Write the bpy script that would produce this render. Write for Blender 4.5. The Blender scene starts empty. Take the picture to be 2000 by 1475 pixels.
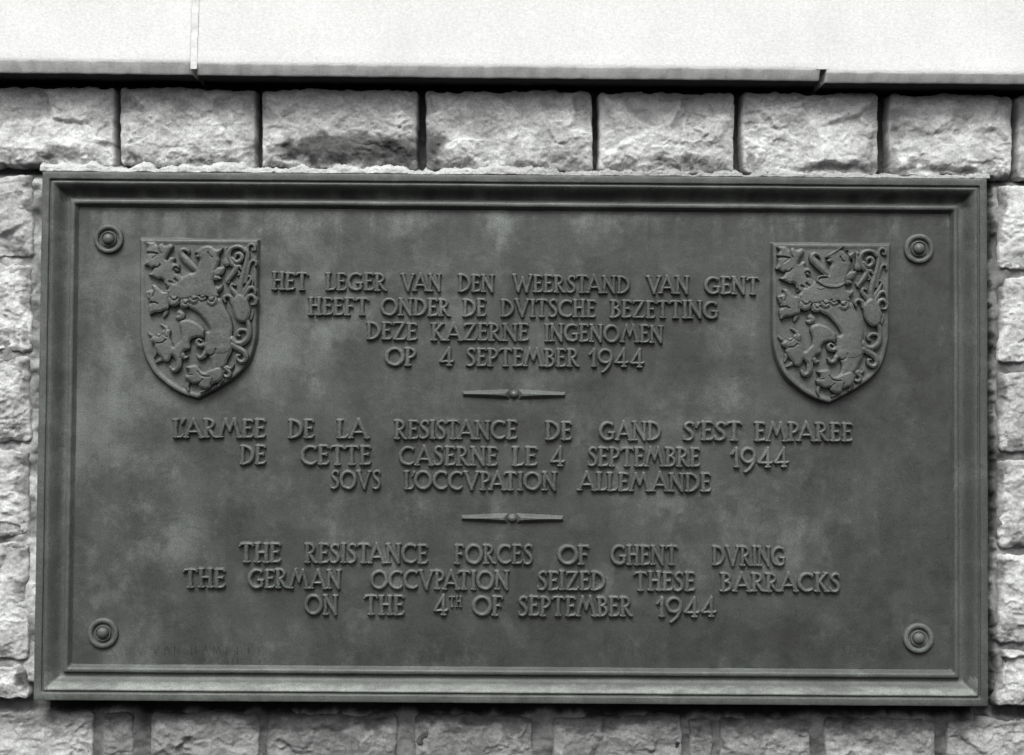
import bpy, math
import numpy as np
from mathutils import Matrix, Vector

# ------------------------------------------------------------------ camera, light, exposure
sc = bpy.context.scene
F_PX = 2778.0                       # focal length in pixels of a 2000 px wide picture (50 mm)
CAM = np.array([-0.01225, -2.823, 0.03705])
PITCH, YAW, ROLL = 0.02901, 0.00320, 0.00722
fw = np.array([math.sin(YAW)*math.cos(PITCH), math.cos(YAW)*math.cos(PITCH), math.sin(PITCH)])
r0 = np.array([math.cos(YAW), -math.sin(YAW), 0.0]); u0 = np.cross(r0, fw)
rt = r0*math.cos(ROLL) + u0*math.sin(ROLL); up = -r0*math.sin(ROLL) + u0*math.cos(ROLL)
cd = bpy.data.cameras.new('camera'); cam = bpy.data.objects.new('camera', cd); sc.collection.objects.link(cam)
cd.sensor_width = 36.0; cd.lens = 36.0*F_PX/2000.0; cd.clip_start = 0.05; cd.clip_end = 100.0
M = Matrix.Identity(4)
for i in range(3):
    M[i][0] = rt[i]; M[i][1] = up[i]; M[i][2] = -fw[i]; M[i][3] = CAM[i]
cam.matrix_world = M
sc.camera = cam

SUN_EL, SUN_AZ = math.radians(54), math.radians(-10)      # azimuth from the wall's outward normal, negative = viewer's left
world = bpy.data.worlds.new('World'); sc.world = world; world.use_nodes = True
wn = world.node_tree; wn.nodes.clear()
sky = wn.nodes.new('ShaderNodeTexSky'); sky.sky_type = 'NISHITA'; sky.sun_disc = False
sky.sun_elevation = SUN_EL
sky.dust_density = 6.0; sky.air_density = 1.5
bw = wn.nodes.new('ShaderNodeRGBToBW'); bg = wn.nodes.new('ShaderNodeBackground'); bg.inputs[1].default_value = 0.07
wo = wn.nodes.new('ShaderNodeOutputWorld')
wn.links.new(sky.outputs[0], bw.inputs[0]); wn.links.new(bw.outputs[0], bg.inputs[0]); wn.links.new(bg.outputs[0], wo.inputs[0])
# direction towards the sun
sd = Vector((math.sin(SUN_AZ)*math.cos(SUN_EL), -math.cos(SUN_AZ)*math.cos(SUN_EL), math.sin(SUN_EL)))
sky.sun_rotation = math.atan2(sd.x, sd.y)
sl = bpy.data.lights.new('sun', 'SUN'); sl.energy = 1.5; sl.angle = math.radians(28); sl.color = (1.0, 0.995, 0.98)
so = bpy.data.objects.new('sun', sl); sc.collection.objects.link(so); so.rotation_euler = sd.to_track_quat('Z', 'Y').to_euler(); so.location = (0, -3, 3)
sc.view_settings.view_transform = 'Standard'; sc.view_settings.look = 'None'; sc.view_settings.gamma = 1.0
sc.view_settings.exposure = 1.2

# ------------------------------------------------------------------ numeric helpers
def P(px, py, y):
    """point of the wall's depth plane y that the photograph shows at (px, py)"""
    px = np.asarray(px, float); py = np.asarray(py, float)
    d = fw[None, :] + ((px.ravel()-1000)/F_PX)[:, None]*rt[None, :] - ((py.ravel()-737.5)/F_PX)[:, None]*up[None, :]
    t = (y-CAM[1])/d[:, 1]
    return (CAM[0]+t*d[:, 0]).reshape(px.shape), (CAM[2]+t*d[:, 2]).reshape(px.shape)

def _hash(ix, iy, seed):
    h = (ix.astype(np.int64)*374761393 + iy.astype(np.int64)*668265263 + seed*2147483647*3) & 0xffffffff
    h = ((h ^ (h >> 13))*1274126177) & 0xffffffff
    h = ((h ^ (h >> 16))*2246822519) & 0xffffffff
    return ((h ^ (h >> 15)) & 0xffffff)/float(0xffffff)
def vnoise(x, y, seed=0):
    ix = np.floor(x); iy = np.floor(y); fx = x-ix; fy = y-iy
    fx = fx*fx*fx*(fx*(fx*6-15)+10); fy = fy*fy*fy*(fy*(fy*6-15)+10)
    a = _hash(ix, iy, seed); b = _hash(ix+1, iy, seed); c = _hash(ix, iy+1, seed); d = _hash(ix+1, iy+1, seed)
    return (a+(b-a)*fx)*(1-fy) + (c+(d-c)*fx)*fy - 0.5
def fbm(x, y, seed=0, octv=4, gain=0.5):
    s = 0; a = 1.0; f = 1.0
    for o in range(octv):
        s = s + a*vnoise(x*f+o*17.3, y*f-o*9.1, seed+o*7); a *= gain; f *= 2.03
    return s
def sstep(a, b, x):
    t = np.clip((x-a)/(b-a), 0, 1); return t*t*(3-2*t)

def link_mesh(name, verts, faces, mat, parent=None, smooth=True):
    me = bpy.data.meshes.new(name)
    verts = np.asarray(verts, np.float32); faces = np.asarray(faces, np.int32)
    n = faces.shape[1]
    me.vertices.add(len(verts)); me.vertices.foreach_set('co', verts.ravel())
    me.loops.add(faces.size); me.loops.foreach_set('vertex_index', faces.ravel())
    me.polygons.add(len(faces)); me.polygons.foreach_set('loop_start', np.arange(0, faces.size, n, dtype=np.int32))
    me.update(calc_edges=True)
    me.polygons.foreach_set('use_smooth', np.full(len(faces), smooth))
    if mat: me.materials.append(mat)
    o = bpy.data.objects.new(name, me); sc.collection.objects.link(o)
    if parent: o.parent = parent
    return o
def attr(o, name, vals):
    a = o.data.attributes.new(name, 'FLOAT', 'POINT'); a.data.foreach_set('value', np.asarray(vals, np.float32).ravel())
def gridfaces(nx, ny, keep=None):
    i = np.arange(nx*ny).reshape(ny, nx)
    # wound so that the normal faces -Y when x grows right and z grows with the row index
    f = np.stack([i[:-1, :-1], i[:-1, 1:], i[1:, 1:], i[1:, :-1]], -1)
    if keep is not None: f = f[keep]
    return f.reshape(-1, 4)
def compact(verts, faces, *arrs):
    used = np.unique(faces); remap = np.full(len(verts), -1); remap[used] = np.arange(len(used))
    return (verts[used], remap[faces]) + tuple(a[used] for a in arrs)
def empty(name, loc=(0, 0, 0), parent=None):
    o = bpy.data.objects.new(name, None); sc.collection.objects.link(o); o.location = loc; o.empty_display_size = 0.05
    if parent: o.parent = parent
    return o

# ------------------------------------------------------------------ materials
def nodes(name):
    m = bpy.data.materials.new(name); m.use_nodes = True; t = m.node_tree; t.nodes.clear()
    b = t.nodes.new('ShaderNodeBsdfPrincipled'); o = t.nodes.new('ShaderNodeOutputMaterial'); t.links.new(b.outputs[0], o.inputs[0])
    return m, t, b
def N(t, kind, **kw):
    n = t.nodes.new(kind)
    for k, v in kw.items():
        if k.startswith('i_'): n.inputs[int(k[2:]) if k[2:].isdigit() else k[2:]].default_value = v
        else: setattr(n, k, v)
    return n
def noise(t, vec, scale, detail=5, rough=0.6, stretch=None, dist=0.0):
    if stretch:
        mp = N(t, 'ShaderNodeMapping'); mp.inputs['Scale'].default_value = stretch; t.links.new(vec, mp.inputs[0]); vec = mp.outputs[0]
    n = N(t, 'ShaderNodeTexNoise'); n.inputs['Scale'].default_value = scale; n.inputs['Detail'].default_value = detail
    n.inputs['Roughness'].default_value = rough; n.inputs['Distortion'].default_value = dist
    t.links.new(vec, n.inputs['Vector']); return n.outputs['Fac']
def mrange(t, v, a, b, c, d):
    n = N(t, 'ShaderNodeMapRange'); t.links.new(v, n.inputs[0])
    for i, k in enumerate((a, b, c, d)): n.inputs[i+1].default_value = k
    return n.outputs[0]
def math2(t, op, a, b):
    n = N(t, 'ShaderNodeMath', operation=op)
    for i, v in enumerate((a, b)):
        if isinstance(v, (int, float)): n.inputs[i].default_value = v
        else: t.links.new(v, n.inputs[i])
    return n.outputs[0]
def tinted(t, v, tint):
    c = N(t, 'ShaderNodeCombineColor')
    for i in range(3): t.links.new(math2(t, 'MULTIPLY', v, tint[i]), c.inputs[i])
    return c.outputs[0]
def bump(t, b, h, strength, dist, prev=None):
    n = N(t, 'ShaderNodeBump'); n.inputs['Strength'].default_value = strength; n.inputs['Distance'].default_value = dist
    t.links.new(h, n.inputs['Height'])
    if prev is not None: t.links.new(prev, n.inputs['Normal'])
    t.links.new(n.outputs[0], b.inputs['Normal']); return n.outputs[0]

TINT_B = (0.93, 1.0, 0.925)
def bronze(name, base, use_tone=False, lo=0.78, hi=1.25):
    m, t, b = nodes(name)
    g = N(t, 'ShaderNodeNewGeometry').outputs['Position']
    cloud = mrange(t, noise(t, g, 7.5, 6, 0.62, (1.0, 1.0, 0.75), 0.4), 0.3, 0.7, lo, hi)
    drip = mrange(t, noise(t, g, 26, 4, 0.6, (1.0, 1.0, 0.12)), 0.3, 0.7, 0.90, 1.10)
    weave = mrange(t, noise(t, g, 330, 3, 0.75, (1.0, 1.0, 1.0)), 0.28, 0.72, 0.60, 1.40)
    specks = mrange(t, noise(t, g, 900, 1, 0.5), 0.3, 0.7, 0.82, 1.18)
    v = math2(t, 'MULTIPLY', math2(t, 'MULTIPLY', cloud, drip), math2(t, 'MULTIPLY', weave, specks))
    if use_tone:
        a = N(t, 'ShaderNodeAttribute'); a.attribute_name = 'tone'
        v = math2(t, 'MULTIPLY', v, a.outputs['Fac'])
    # pale mineral bloom and dark run-off with crisp, feathery borders
    fz = noise(t, g, 12, 12, 0.74, (0.9, 1.0, 1.0), 0.6)
    if use_tone: fz = math2(t, 'ADD', fz, math2(t, 'MULTIPLY', math2(t, 'SUBTRACT', a.outputs['Fac'], 1.0), 0.32))
    v = math2(t, 'MULTIPLY', v, mrange(t, fz, 0.52, 0.70, 1.0, 1.60))
    v = math2(t, 'MULTIPLY', v, mrange(t, noise(t, g, 24, 10, 0.75, (1.0, 1.0, 0.6), 0.3), 0.34, 0.50, 0.78, 1.0))
    v = math2(t, 'MULTIPLY', v, mrange(t, noise(t, g, 190, 2, 0.6), 0.70, 0.74, 1.0, 1.5))
    v = math2(t, 'MULTIPLY', v, base)
    t.links.new(tinted(t, v, TINT_B), b.inputs['Base Color'])
    t.links.new(mrange(t, noise(t, g, 14, 4, 0.6), 0.3, 0.7, 0.40, 0.60), b.inputs['Roughness'])
    b.inputs['Specular IOR Level'].default_value = 0.5
    n1 = bump(t, b, noise(t, g, 380, 5, 0.75), 0.55, 0.0010)
    bump(t, b, noise(t, g, 60, 4, 0.6), 0.35, 0.002, n1)
    return m
M_PLATE = bronze('bronze_plate', 0.047, True, 0.74, 1.28)
M_FRAME = bronze('bronze_frame', 0.064, True, 0.86, 1.14)
M_RELIEF = bronze('bronze_relief', 0.078, False, 0.78, 1.22)

def stone_mat():
    m, t, b = nodes('rough_limestone')
    g = N(t, 'ShaderNodeNewGeometry').outputs['Position']
    a = N(t, 'ShaderNodeAttribute'); a.attribute_name = 'tone'
    big = mrange(t, noise(t, g, 9, 5, 0.6, None, 0.6), 0.3, 0.7, 0.80, 1.18)
    mid = mrange(t, noise(t, g, 45, 5, 0.7), 0.3, 0.7, 0.86, 1.14)
    fin = mrange(t, noise(t, g, 260, 4, 0.85), 0.28, 0.72, 0.66, 1.32)
    pit = mrange(t, noise(t, g, 120, 3, 0.7), 0.62, 0.70, 1.0, 0.62)
    mid = math2(t, 'MULTIPLY', mid, pit)
    v = math2(t, 'MULTIPLY', math2(t, 'MULTIPLY', big, mid), math2(t, 'MULTIPLY', fin, a.outputs['Fac']))
    v = math2(t, 'MINIMUM', math2(t, 'MULTIPLY', v, 0.465), 0.78)
    t.links.new(tinted(t, v, (0.985, 1.0, 0.985)), b.inputs['Base Color'])
    b.inputs['Roughness'].default_value = 0.93; b.inputs['Specular IOR Level'].default_value = 0.2
    n1 = bump(t, b, noise(t, g, 150, 6, 0.75), 0.6, 0.004)
    bump(t, b, noise(t, g, 420, 4, 0.8), 0.6, 0.0016, n1)
    return m
M_STONE = stone_mat()
def coping_mat():
    m, t, b = nodes('pale_dressed_stone')
    g = N(t, 'ShaderNodeNewGeometry').outputs['Position']
    big = mrange(t, noise(t, g, 5, 4, 0.6, (1, 1, 0.6)), 0.3, 0.7, 0.93, 1.05)
    fin = mrange(t, noise(t, g, 240, 5, 0.8, (0.7, 1, 1)), 0.28, 0.72, 0.80, 1.16)
    a = N(t, 'ShaderNodeAttribute'); a.attribute_name = 'tone'
    v = math2(t, 'MINIMUM', math2(t, 'MULTIPLY', math2(t, 'MULTIPLY', math2(t, 'MULTIPLY', big, fin), a.outputs['Fac']), 0.62), 0.9)
    t.links.new(tinted(t, v, (1.0, 1.0, 0.99)), b.inputs['Base Color'])
    b.inputs['Roughness'].default_value = 0.9; b.inputs['Specular IOR Level'].default_value = 0.2
    bump(t, b, noise(t, g, 220, 5, 0.75), 0.4, 0.002)
    return m
M_COPING = coping_mat()

# ------------------------------------------------------------------ memorial plaque
RIM_Y, PLATE_Y = -0.045, -0.0185
PW, PH = 1.8535, 1.0303
plaque = empty('memorial_plaque', (0, PLATE_Y, -PH/2))
plaque['label'] = 'wide dark bronze memorial plaque with raised trilingual inscription, two lion shields and a moulded frame'
plaque['category'] = 'plaque'
OFF = np.array([0, PLATE_Y, -PH/2])      # children are written in plaque coordinates

TONE = [  # px, py, rx, ry, change : pale bloom and dark weathering on the casting
 (560,438,55,22,.28),(760,436,160,20,.16),(985,434,26,28,.45),(978,490,9,60,.22),(1130,436,120,16,.14),(560,480,40,30,.15),
 (610,655,80,60,.20),(520,700,60,60,.14),(690,690,80,55,-.22),(660,760,90,50,.08),(1300,560,60,60,.08),(1430,600,70,45,.12),
 (1440,655,90,35,.22),(1330,690,95,75,-.24),(1490,780,70,40,.25),(1400,780,80,50,.10),(1280,760,60,50,.06),(1360,1010,120,60,.06),
 (200,620,50,180,.16),(230,800,60,120,.12),(190,1000,50,150,.10),(300,740,40,40,.1),(600,900,90,30,-.14),(850,880,120,60,-.05),
 (380,1090,60,60,.20),(480,1080,70,45,-.06),(460,1040,40,60,-.16),(560,1060,40,30,.15),(330,1150,80,60,-.10),(620,1150,60,60,-.12),
 (1010,820,90,20,-.10),(1000,560,40,60,-.10),(1550,1080,60,60,.14),(1480,1000,60,60,.10),(1390,1090,40,60,.08),(1790,780,70,340,-.08),
 (1700,1050,80,200,.05),(1450,1230,200,50,-.10),(900,1240,300,40,-.05),(560,1290,240,20,-.08),(870,1040,100,30,.05),(470,700,40,60,.12)]
def tone_map(X, Z):
    """weathering pattern and painted light falloff over the plate, in metres"""
    t = np.ones_like(X)
    wx = X + 0.03*fbm(X*14, Z*14, 91, 4); wz = Z + 0.03*fbm(X*14, Z*14, 97, 4)
    for (px, py, rx, ry, a) in TONE:
        cx, cz = P(px, py, PLATE_Y)
        q = ((wx-cx)/(rx*1.1e-3))**2 + ((wz-cz)/(ry*1.1e-3))**2
        t += 1.35*a*np.exp(-q*0.8)
    t *= 1 + 0.12*fbm(X*34, Z*7, 5, 4) + 0.22*fbm(X*9, Z*9, 8, 5)
    t *= 1.05 - 0.13*(X/0.9)  # light from the left painted in: paler left, darker right
    # streaks that ran down from the frame
    top = sstep(0.36, 0.46, Z)
    t *= 1 + top*0.28*fbm(X*55, Z*3, 15, 3)
    t += 0.32*sstep(0.30, 0.44, Z)*(1-sstep(0.435, 0.452, Z))*sstep(0.10, 0.38, fbm(X*22, Z*5+0.4*fbm(X*40, Z*40, 16, 3), 17, 5, .6))
    t += 0.15*sstep(0.12, 0.36, fbm(X*13+2, Z*11, 21, 6, .62))-0.16*sstep(0.10, 0.34, fbm(X*11+7, Z*10, 25, 6, .62))
    return t

# back plate : gently uneven cast field
nx, nz = 500, 275
xs = np.linspace(-PW/2+0.050, PW/2-0.050, nx); zs = np.linspace(-PH/2+0.050, PH/2-0.050, nz)
X, Z = np.meshgrid(xs, zs)
def plate_y(X, Z): return -0.0009*fbm(X*7, Z*7, 3, 3) - 0.0004*fbm(X*40, Z*40, 4, 3) + PLATE_Y
Y = plate_y(X, Z)
V = np.stack([X, Y, Z], -1).reshape(-1, 3) - OFF
plate = link_mesh('back_plate', V, gridfaces(nx, nz), M_PLATE, plaque)
attr(plate, 'tone', tone_map(X, Z))

# moulded frame, one casting with mitred corners
prof = [(0,-22),(0,20.2),(0.6,20.8),(1.5,21),(6,21.2),(12,21),(13.6,20.8),(14.2,20.2),(14.5,18.4),(15.4,17.6),(17.2,17.6),(18.0,18.2),(18.4,19.6),(19.4,20.2),
        (21.5,20.0),(24,18.8),(27,16.6),(30,13.9),(33,10.8),(36,7.6),(39,4.9),(42,2.9),(45,1.7),(48,1.2),(49.6,1.3),(50.4,2.2),(51.4,7.0),(52.0,8.3),(53,8.9),
        (56,9.2),(59,8.9),(60.2,8.2),(61.2,6.9),(64.6,1.4),(66,0.2),(67,-1.5)]
prof = np.array(prof)/1000.0; prof[:, 1] *= np.where(prof[:, 1] > 0, 1.25, 1.0)
def frame_ring():
    corners = [(-1, 1), (1, 1), (1, -1), (-1, -1)]
    verts = []; tones = []
    n_side = []
    for s in range(4):
        (ax, az), (bx, bz) = corners[s], corners[(s+1) % 4]
        L = PW if s % 2 == 0 else PH
        k = int(L/0.006)
        tt = np.linspace(0, 1, k, endpoint=False)
        for t in tt:
            px_ = (ax+(bx-ax)*t); pz_ = (az+(bz-az)*t)
            for (d, h) in prof:
                x = px_*(PW/2-d); z = pz_*(PH/2-d)
                verts.append((x, PLATE_Y-h, z))
        n_side.append(k)
    V = np.array(verts)
    w = 0.0008*fbm(V[:, 0]*23, V[:, 2]*23, 41, 3); V[:, 1] -= w*(V[:, 1] < 0)
    V[:, 2] += 0.0004*fbm(V[:, 0]*12, V[:, 2]*3, 47, 3); V[:, 0] += 0.0004*fbm(V[:, 2]*12, V[:, 0]*3, 49, 3)
    ns = sum(n_side); m = len(prof)
    i = np.arange(ns)[:, None]; j = np.arange(m-1)[None, :]
    a = i*m+j; b = ((i+1) % ns)*m+j
    F = np.stack([a, a+1, b+1, b], -1).reshape(-1, 4)
    return V, F
V, Fc = frame_ring()
frame = link_mesh('frame', V-OFF, Fc[:, ::-1], M_FRAME, plaque)
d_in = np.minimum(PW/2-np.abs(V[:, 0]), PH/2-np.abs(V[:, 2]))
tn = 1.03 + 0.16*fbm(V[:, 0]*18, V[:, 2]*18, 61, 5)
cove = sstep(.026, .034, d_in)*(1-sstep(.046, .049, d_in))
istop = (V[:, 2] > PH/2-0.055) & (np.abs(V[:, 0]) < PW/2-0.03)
tn -= istop*cove*np.clip(0.30+0.9*fbm(V[:, 0]*42, V[:, 2]*6, 63, 3), 0, 0.6)      # top cove darkened in uneven blotches
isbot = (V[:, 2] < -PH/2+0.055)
tn += isbot*(sstep(.0185, .021, d_in)*(1-sstep(.031, .036, d_in)))*(0.40+0.45*fbm(V[:, 0]*40, V[:, 2]*220, 67, 5))  # upward face of the bottom cove painted brighter, as if lit
tn *= 1.04-0.06*V[:, 0]  # same painted light falloff as on the plate
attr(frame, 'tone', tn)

# ---- height field relief from signed distances
def sd_poly(X, Y, pts):
    p = np.asarray(pts, float); q = np.roll(p, -1, 0)
    d2 = np.full(X.shape, 1e18); ins = np.zeros(X.shape, bool)
    for (ax, ay), (bx, by) in zip(p, q):
        ex, ey = bx-ax, by-ay; wx, wy = X-ax, Y-ay
        L = ex*ex+ey*ey+1e-12
        t = np.clip((wx*ex+wy*ey)/L, 0, 1)
        d2 = np.minimum(d2, (wx-ex*t)**2+(wy-ey*t)**2)
        if ay != by:
            c = ((ay > Y) != (by > Y)) & (X < (bx-ax)*(Y-ay)/(by-ay)+ax)
            ins ^= c
    d = np.sqrt(d2); return np.where(ins, d, -d)         # positive inside
def sd_stroke(X, Y, pts, rad):
    best = np.full(X.shape, -1e9)
    if np.isscalar(rad): rad = [rad]*len(pts)
    for k in range(len(pts)-1):
        (ax, ay), (bx, by) = pts[k], pts[k+1]
        ex, ey = bx-ax, by-ay; L = ex*ex+ey*ey+1e-12
        t = np.clip(((X-ax)*ex+(Y-ay)*ey)/L, 0, 1)
        d = np.hypot(X-ax-ex*t, Y-ay-ey*t)
        best = np.maximum(best, rad[k]+(rad[k+1]-rad[k])*t-d)
    return best
def crom(pts, rad=None, closed=False, n=5):
    """smooth a chain of points (and radii) with a Catmull-Rom curve"""
    p = np.asarray(pts, float)
    if rad is not None: p = np.column_stack([p, np.asarray(rad, float)])
    m = len(p); out = []
    rng = range(m if closed else m-1)
    for i in rng:
        if closed: a, b, c, d = p[(i-1) % m], p[i], p[(i+1) % m], p[(i+2) % m]
        else: a, b, c, d = p[max(i-1, 0)], p[i], p[i+1], p[min(i+2, m-1)]
        for k in range(n):
            t = k/n
            out.append(0.5*((2*b)+(-a+c)*t+(2*a-5*b+4*c-d)*t*t+(-a+3*b-3*c+d)*t**3))
    if not closed: out.append(p[-1])
    out = np.array(out)
    return (out[:, :2], out[:, 2]) if rad is not None else out
def blur(H, n=1):
    for _ in range(n):
        K = np.pad(H, 1, mode='edge')
        H = (K[:-2, 1:-1]+K[2:, 1:-1]+K[1:-1, :-2]+K[1:-1, 2:]+4*H)/8
    return H

# ---- letters
def arc(cx, cy, rx, ry, a0, a1, n=20):
    a = np.radians(np.linspace(a0, a1, n)); return [(cx+rx*math.cos(v), cy+ry*math.sin(v)) for v in a]
R_ = 0.082
def serif(x, y, w=0.125, s=1): return ([(x-w, y+0.005*s), (x, y-0.0*s), (x+w, y+0.005*s)], 0.048)
def stem(x, y0=0.06, y1=0.94): return ([(x, y0), (x, (y0+y1)/2), (x, y1)], [R_+.008, R_-.008, R_+.008])
B, T_ = 0.045, 0.955
G = {
 'I': (0.25, [stem(.125), serif(.125, B, .09), serif(.125, T_, .085)]),
 'H': (0.66, [stem(.13), stem(.53), ([(.13, .53), (.53, .53)], .062), serif(.13, B, .1), serif(.53, B, .1), serif(.13, T_, .09), serif(.53, T_, .09)]),
 'E': (0.52, [stem(.13), ([(.05, B+.015), (.3, B+.015), (.42, B+.03), (.47, .15)], [.05, .06, .06, .042]), ([(.05, T_-.012), (.3, T_-.012), (.42, T_-.02), (.47, .85)], [.05, .058, .058, .04]),
              ([(.13, .53), (.34, .53), (.39, .57)], [.06, .055, .04]), ([(.36, .53), (.39, .48)], [.045, .035])]),
 'F': (0.50, [stem(.13), serif(.13, B, .1), ([(.05, T_-.012), (.3, T_-.012), (.42, T_-.02), (.46, .84)], [.05, .058, .058, .04]),
              ([(.13, .52), (.34, .52), (.38, .46)], [.06, .055, .035])]),
 'T': (0.66, [stem(.33), serif(.33, B, .1), ([(.03, .83), (.09, .93), (.2, .945), (.46, .945), (.57, .93), (.63, .83)], [.035, .055, .06, .06, .055, .035])]),
 'L': (0.50, [stem(.13), serif(.13, T_, .1), ([(.05, B+.015), (.3, B+.015), (.4, B+.03), (.46, .17)], [.05, .06, .06, .04])]),
 'D': (0.70, [stem(.13), ([(.04, T_-.01)]+arc(.16, .5, .46, .445, 90, -90)+[(.04, B+.01)], [.045]+[.06+.028*math.sin(math.pi*k/19) for k in range(20)]+[.045])]),
 'B': (0.54, [stem(.13), ([(.04, T_-.01)]+arc(.18, .745, .24, .2, 90, -90, 12)+[(.13, .545)], .066), ([(.13, .53)]+arc(.18, .3, .28, .245, 90, -90, 12)+[(.04, B+.01)], .068)]),
 'P': (0.53, [stem(.13), serif(.13, B, .1), ([(.04, T_-.01)]+arc(.19, .70, .26, .245, 90, -90, 12)+[(.13, .455)], .068)]),
 'R': (0.64, [stem(.13), serif(.13, B, .1), ([(.04, T_-.01)]+arc(.19, .72, .25, .225, 90, -90, 12)+[(.13, .495)], .066),
              ([(.24, .49), (.36, .27), (.47, .09), (.6, .035)], [.062, .075, .068, .04])]),
 'O': (0.90, [(arc(.45, .5, .375, .43, 0, 360, 36), [.070+.018*abs(math.cos(math.radians(a+20))) for a in np.linspace(0, 360, 36)])]),
 'C': (0.74, [(arc(.44, .5, .37, .43, 52, 308, 28), [.052]+[.064+.022*math.sin(math.pi*k/25) for k in range(26)]+[.05]), ([(.64, .77), (.67, .90)], [.03, .04])]),
 'G': (0.80, [(arc(.44, .5, .37, .43, 52, 322, 28), [.052]+[.064+.022*math.sin(math.pi*k/25) for k in range(26)]+[.05]), ([(.69, .13), (.69, .42)], .066), ([(.5, .43), (.75, .43)], .05), ([(.64, .77), (.67, .90)], [.03, .04])]),
 'A': (0.86, [([(.08, .04), (.42, .97)], .066), ([(.42, .97), (.78, .04)], .080), ([(.2, .33), (.64, .33)], .055), serif(.09, B, .085), serif(.77, B, .085)]),
 'V': (0.78, [([(.09, .96), (.4, .05)], .080), ([(.4, .05), (.69, .96)], .062), serif(.09, T_, .085), serif(.69, T_, .075)]),
 'W': (1.06, [([(.07, .96), (.31, .05)], .078), ([(.31, .05), (.53, .80)], .062), ([(.53, .80), (.76, .05)], .078), ([(.76, .05), (.99, .96)], .062), serif(.08, T_, .07), serif(.98, T_, .07)]),
 'M': (1.02, [([(.09, .04), (.33, .96)], .062), ([(.33, .96), (.52, .36)], .070), ([(.52, .36), (.71, .96)], .062), ([(.71, .96), (.93, .04)], .078), serif(.10, B, .085), serif(.92, B, .085)]),
 'N': (0.74, [([(.12, .05), (.12, .95)], .066), ([(.10, .95), (.62, .05)], .080), ([(.62, .05), (.62, .95)], .066), serif(.12, B, .095), serif(.11, T_, .08), serif(.62, T_, .09)]),
 'K': (0.68, [stem(.13), serif(.13, B, .1), serif(.13, T_, .1), ([(.17, .48), (.52, .95)], .062), ([(.24, .55), (.42, .24), (.54, .06)], .074), serif(.53, T_, .07), serif(.57, B, .09)]),
 'Z': (0.66, [([(.07, .83), (.09, .93), (.2, .945), (.55, .945)], [.035, .055, .058, .058]), ([(.55, .93), (.10, .07)], .074), ([(.09, .058), (.45, .058), (.57, .07), (.62, .17)], [.058, .058, .058, .036])]),
 'S': (0.50, [(*crom([(.42, .86), (.34, .93), (.22, .93), (.12, .83), (.12, .70), (.22, .58), (.34, .46), (.41, .32), (.38, .15), (.25, .06), (.12, .07), (.06, .13)], [.046, .06, .066, .07, .074, .082, .082, .074, .07, .066, .06, .046]),), ([(.42, .78), (.43, .92)], .032), ([(.05, .06), (.05, .2)], .032)]),
 '1': (0.42, [stem(.28), serif(.28, B, .09), ([(.06, .66), (.14, .78), (.28, .94)], [.05, .05, .06])]),
 '4': (0.78, [([(.52, .97), (.09, .25)], .064), ([(.09, .25), (.68, .25), (.73, .29)], [.062, .06, .04]), ([(.52, .97), (.52, .06)], .076), serif(.52, B, .10)]),
 '9': (0.84, [(arc(.41, .60, .32, .34, 0, 360, 30), .074), (*crom([(.73, .62), (.71, .38), (.62, .14), (.46, -.08), (.27, -.24)], [.08, .084, .08, .072, .05]),)]),
 "'": (0.26, [([(.20, .93), (.11, .70)], [.07, .042])]),
}
def glyph_mesh(ch, width_m, seed=0, cap=0.0365, cell=0.0006, relief=0.0085):
    w, parts = G[ch]
    y0 = -0.36 if ch == '9' else -0.08
    nx = int((w+0.12)*cap/cell)+2; ny = int((1.08-y0)*cap/cell)+2
    xs = (np.arange(nx)*cell)/cap-0.06; ys = y0+(np.arange(ny)*cell)/cap
    X, Y = np.meshgrid(xs, ys)
    Xw = X+0.020*fbm(X*6, Y*6, 11+seed*31, 2); Yw = Y+0.016*fbm(X*6, Y*6, 19+seed*31, 2)
    D = np.full(X.shape, -1e9)
    for pts, rad in parts:
        D = np.maximum(D, sd_stroke(Xw, Yw, list(map(tuple, pts)), list(rad) if not np.isscalar(rad) else rad))
    D = D+0.008*fbm(X*14, Y*14, 23+seed, 2)+0.020
    H = relief*(0.86*sstep(-0.022, 0.022, D)+0.14*sstep(0.02, 0.08, D))
    H = np.where(D > -0.03, H, 0)-0.0008
    keep = ((D[:-1, :-1] > -.03) | (D[1:, :-1] > -.03) | (D[:-1, 1:] > -.03) | (D[1:, 1:] > -.03))
    V = np.stack([X*cap, -H, Y*cap], -1).reshape(-1, 3); Fc = gridfaces(nx, ny, keep)
    V, Fc = compact(V, Fc)
    return V, Fc
GL = {}
def letter(ch, seed):
    key = (ch, seed)
    if key not in GL:
        V, Fc = glyph_mesh(ch, 1, seed)
        o = link_mesh('letter', V, Fc, M_RELIEF, plaque)
        GL[key] = o; return o
    o = GL[key].copy(); sc.collection.objects.link(o); o.parent = plaque; return o
rng = np.random.default_rng(7)
count = {}
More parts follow.
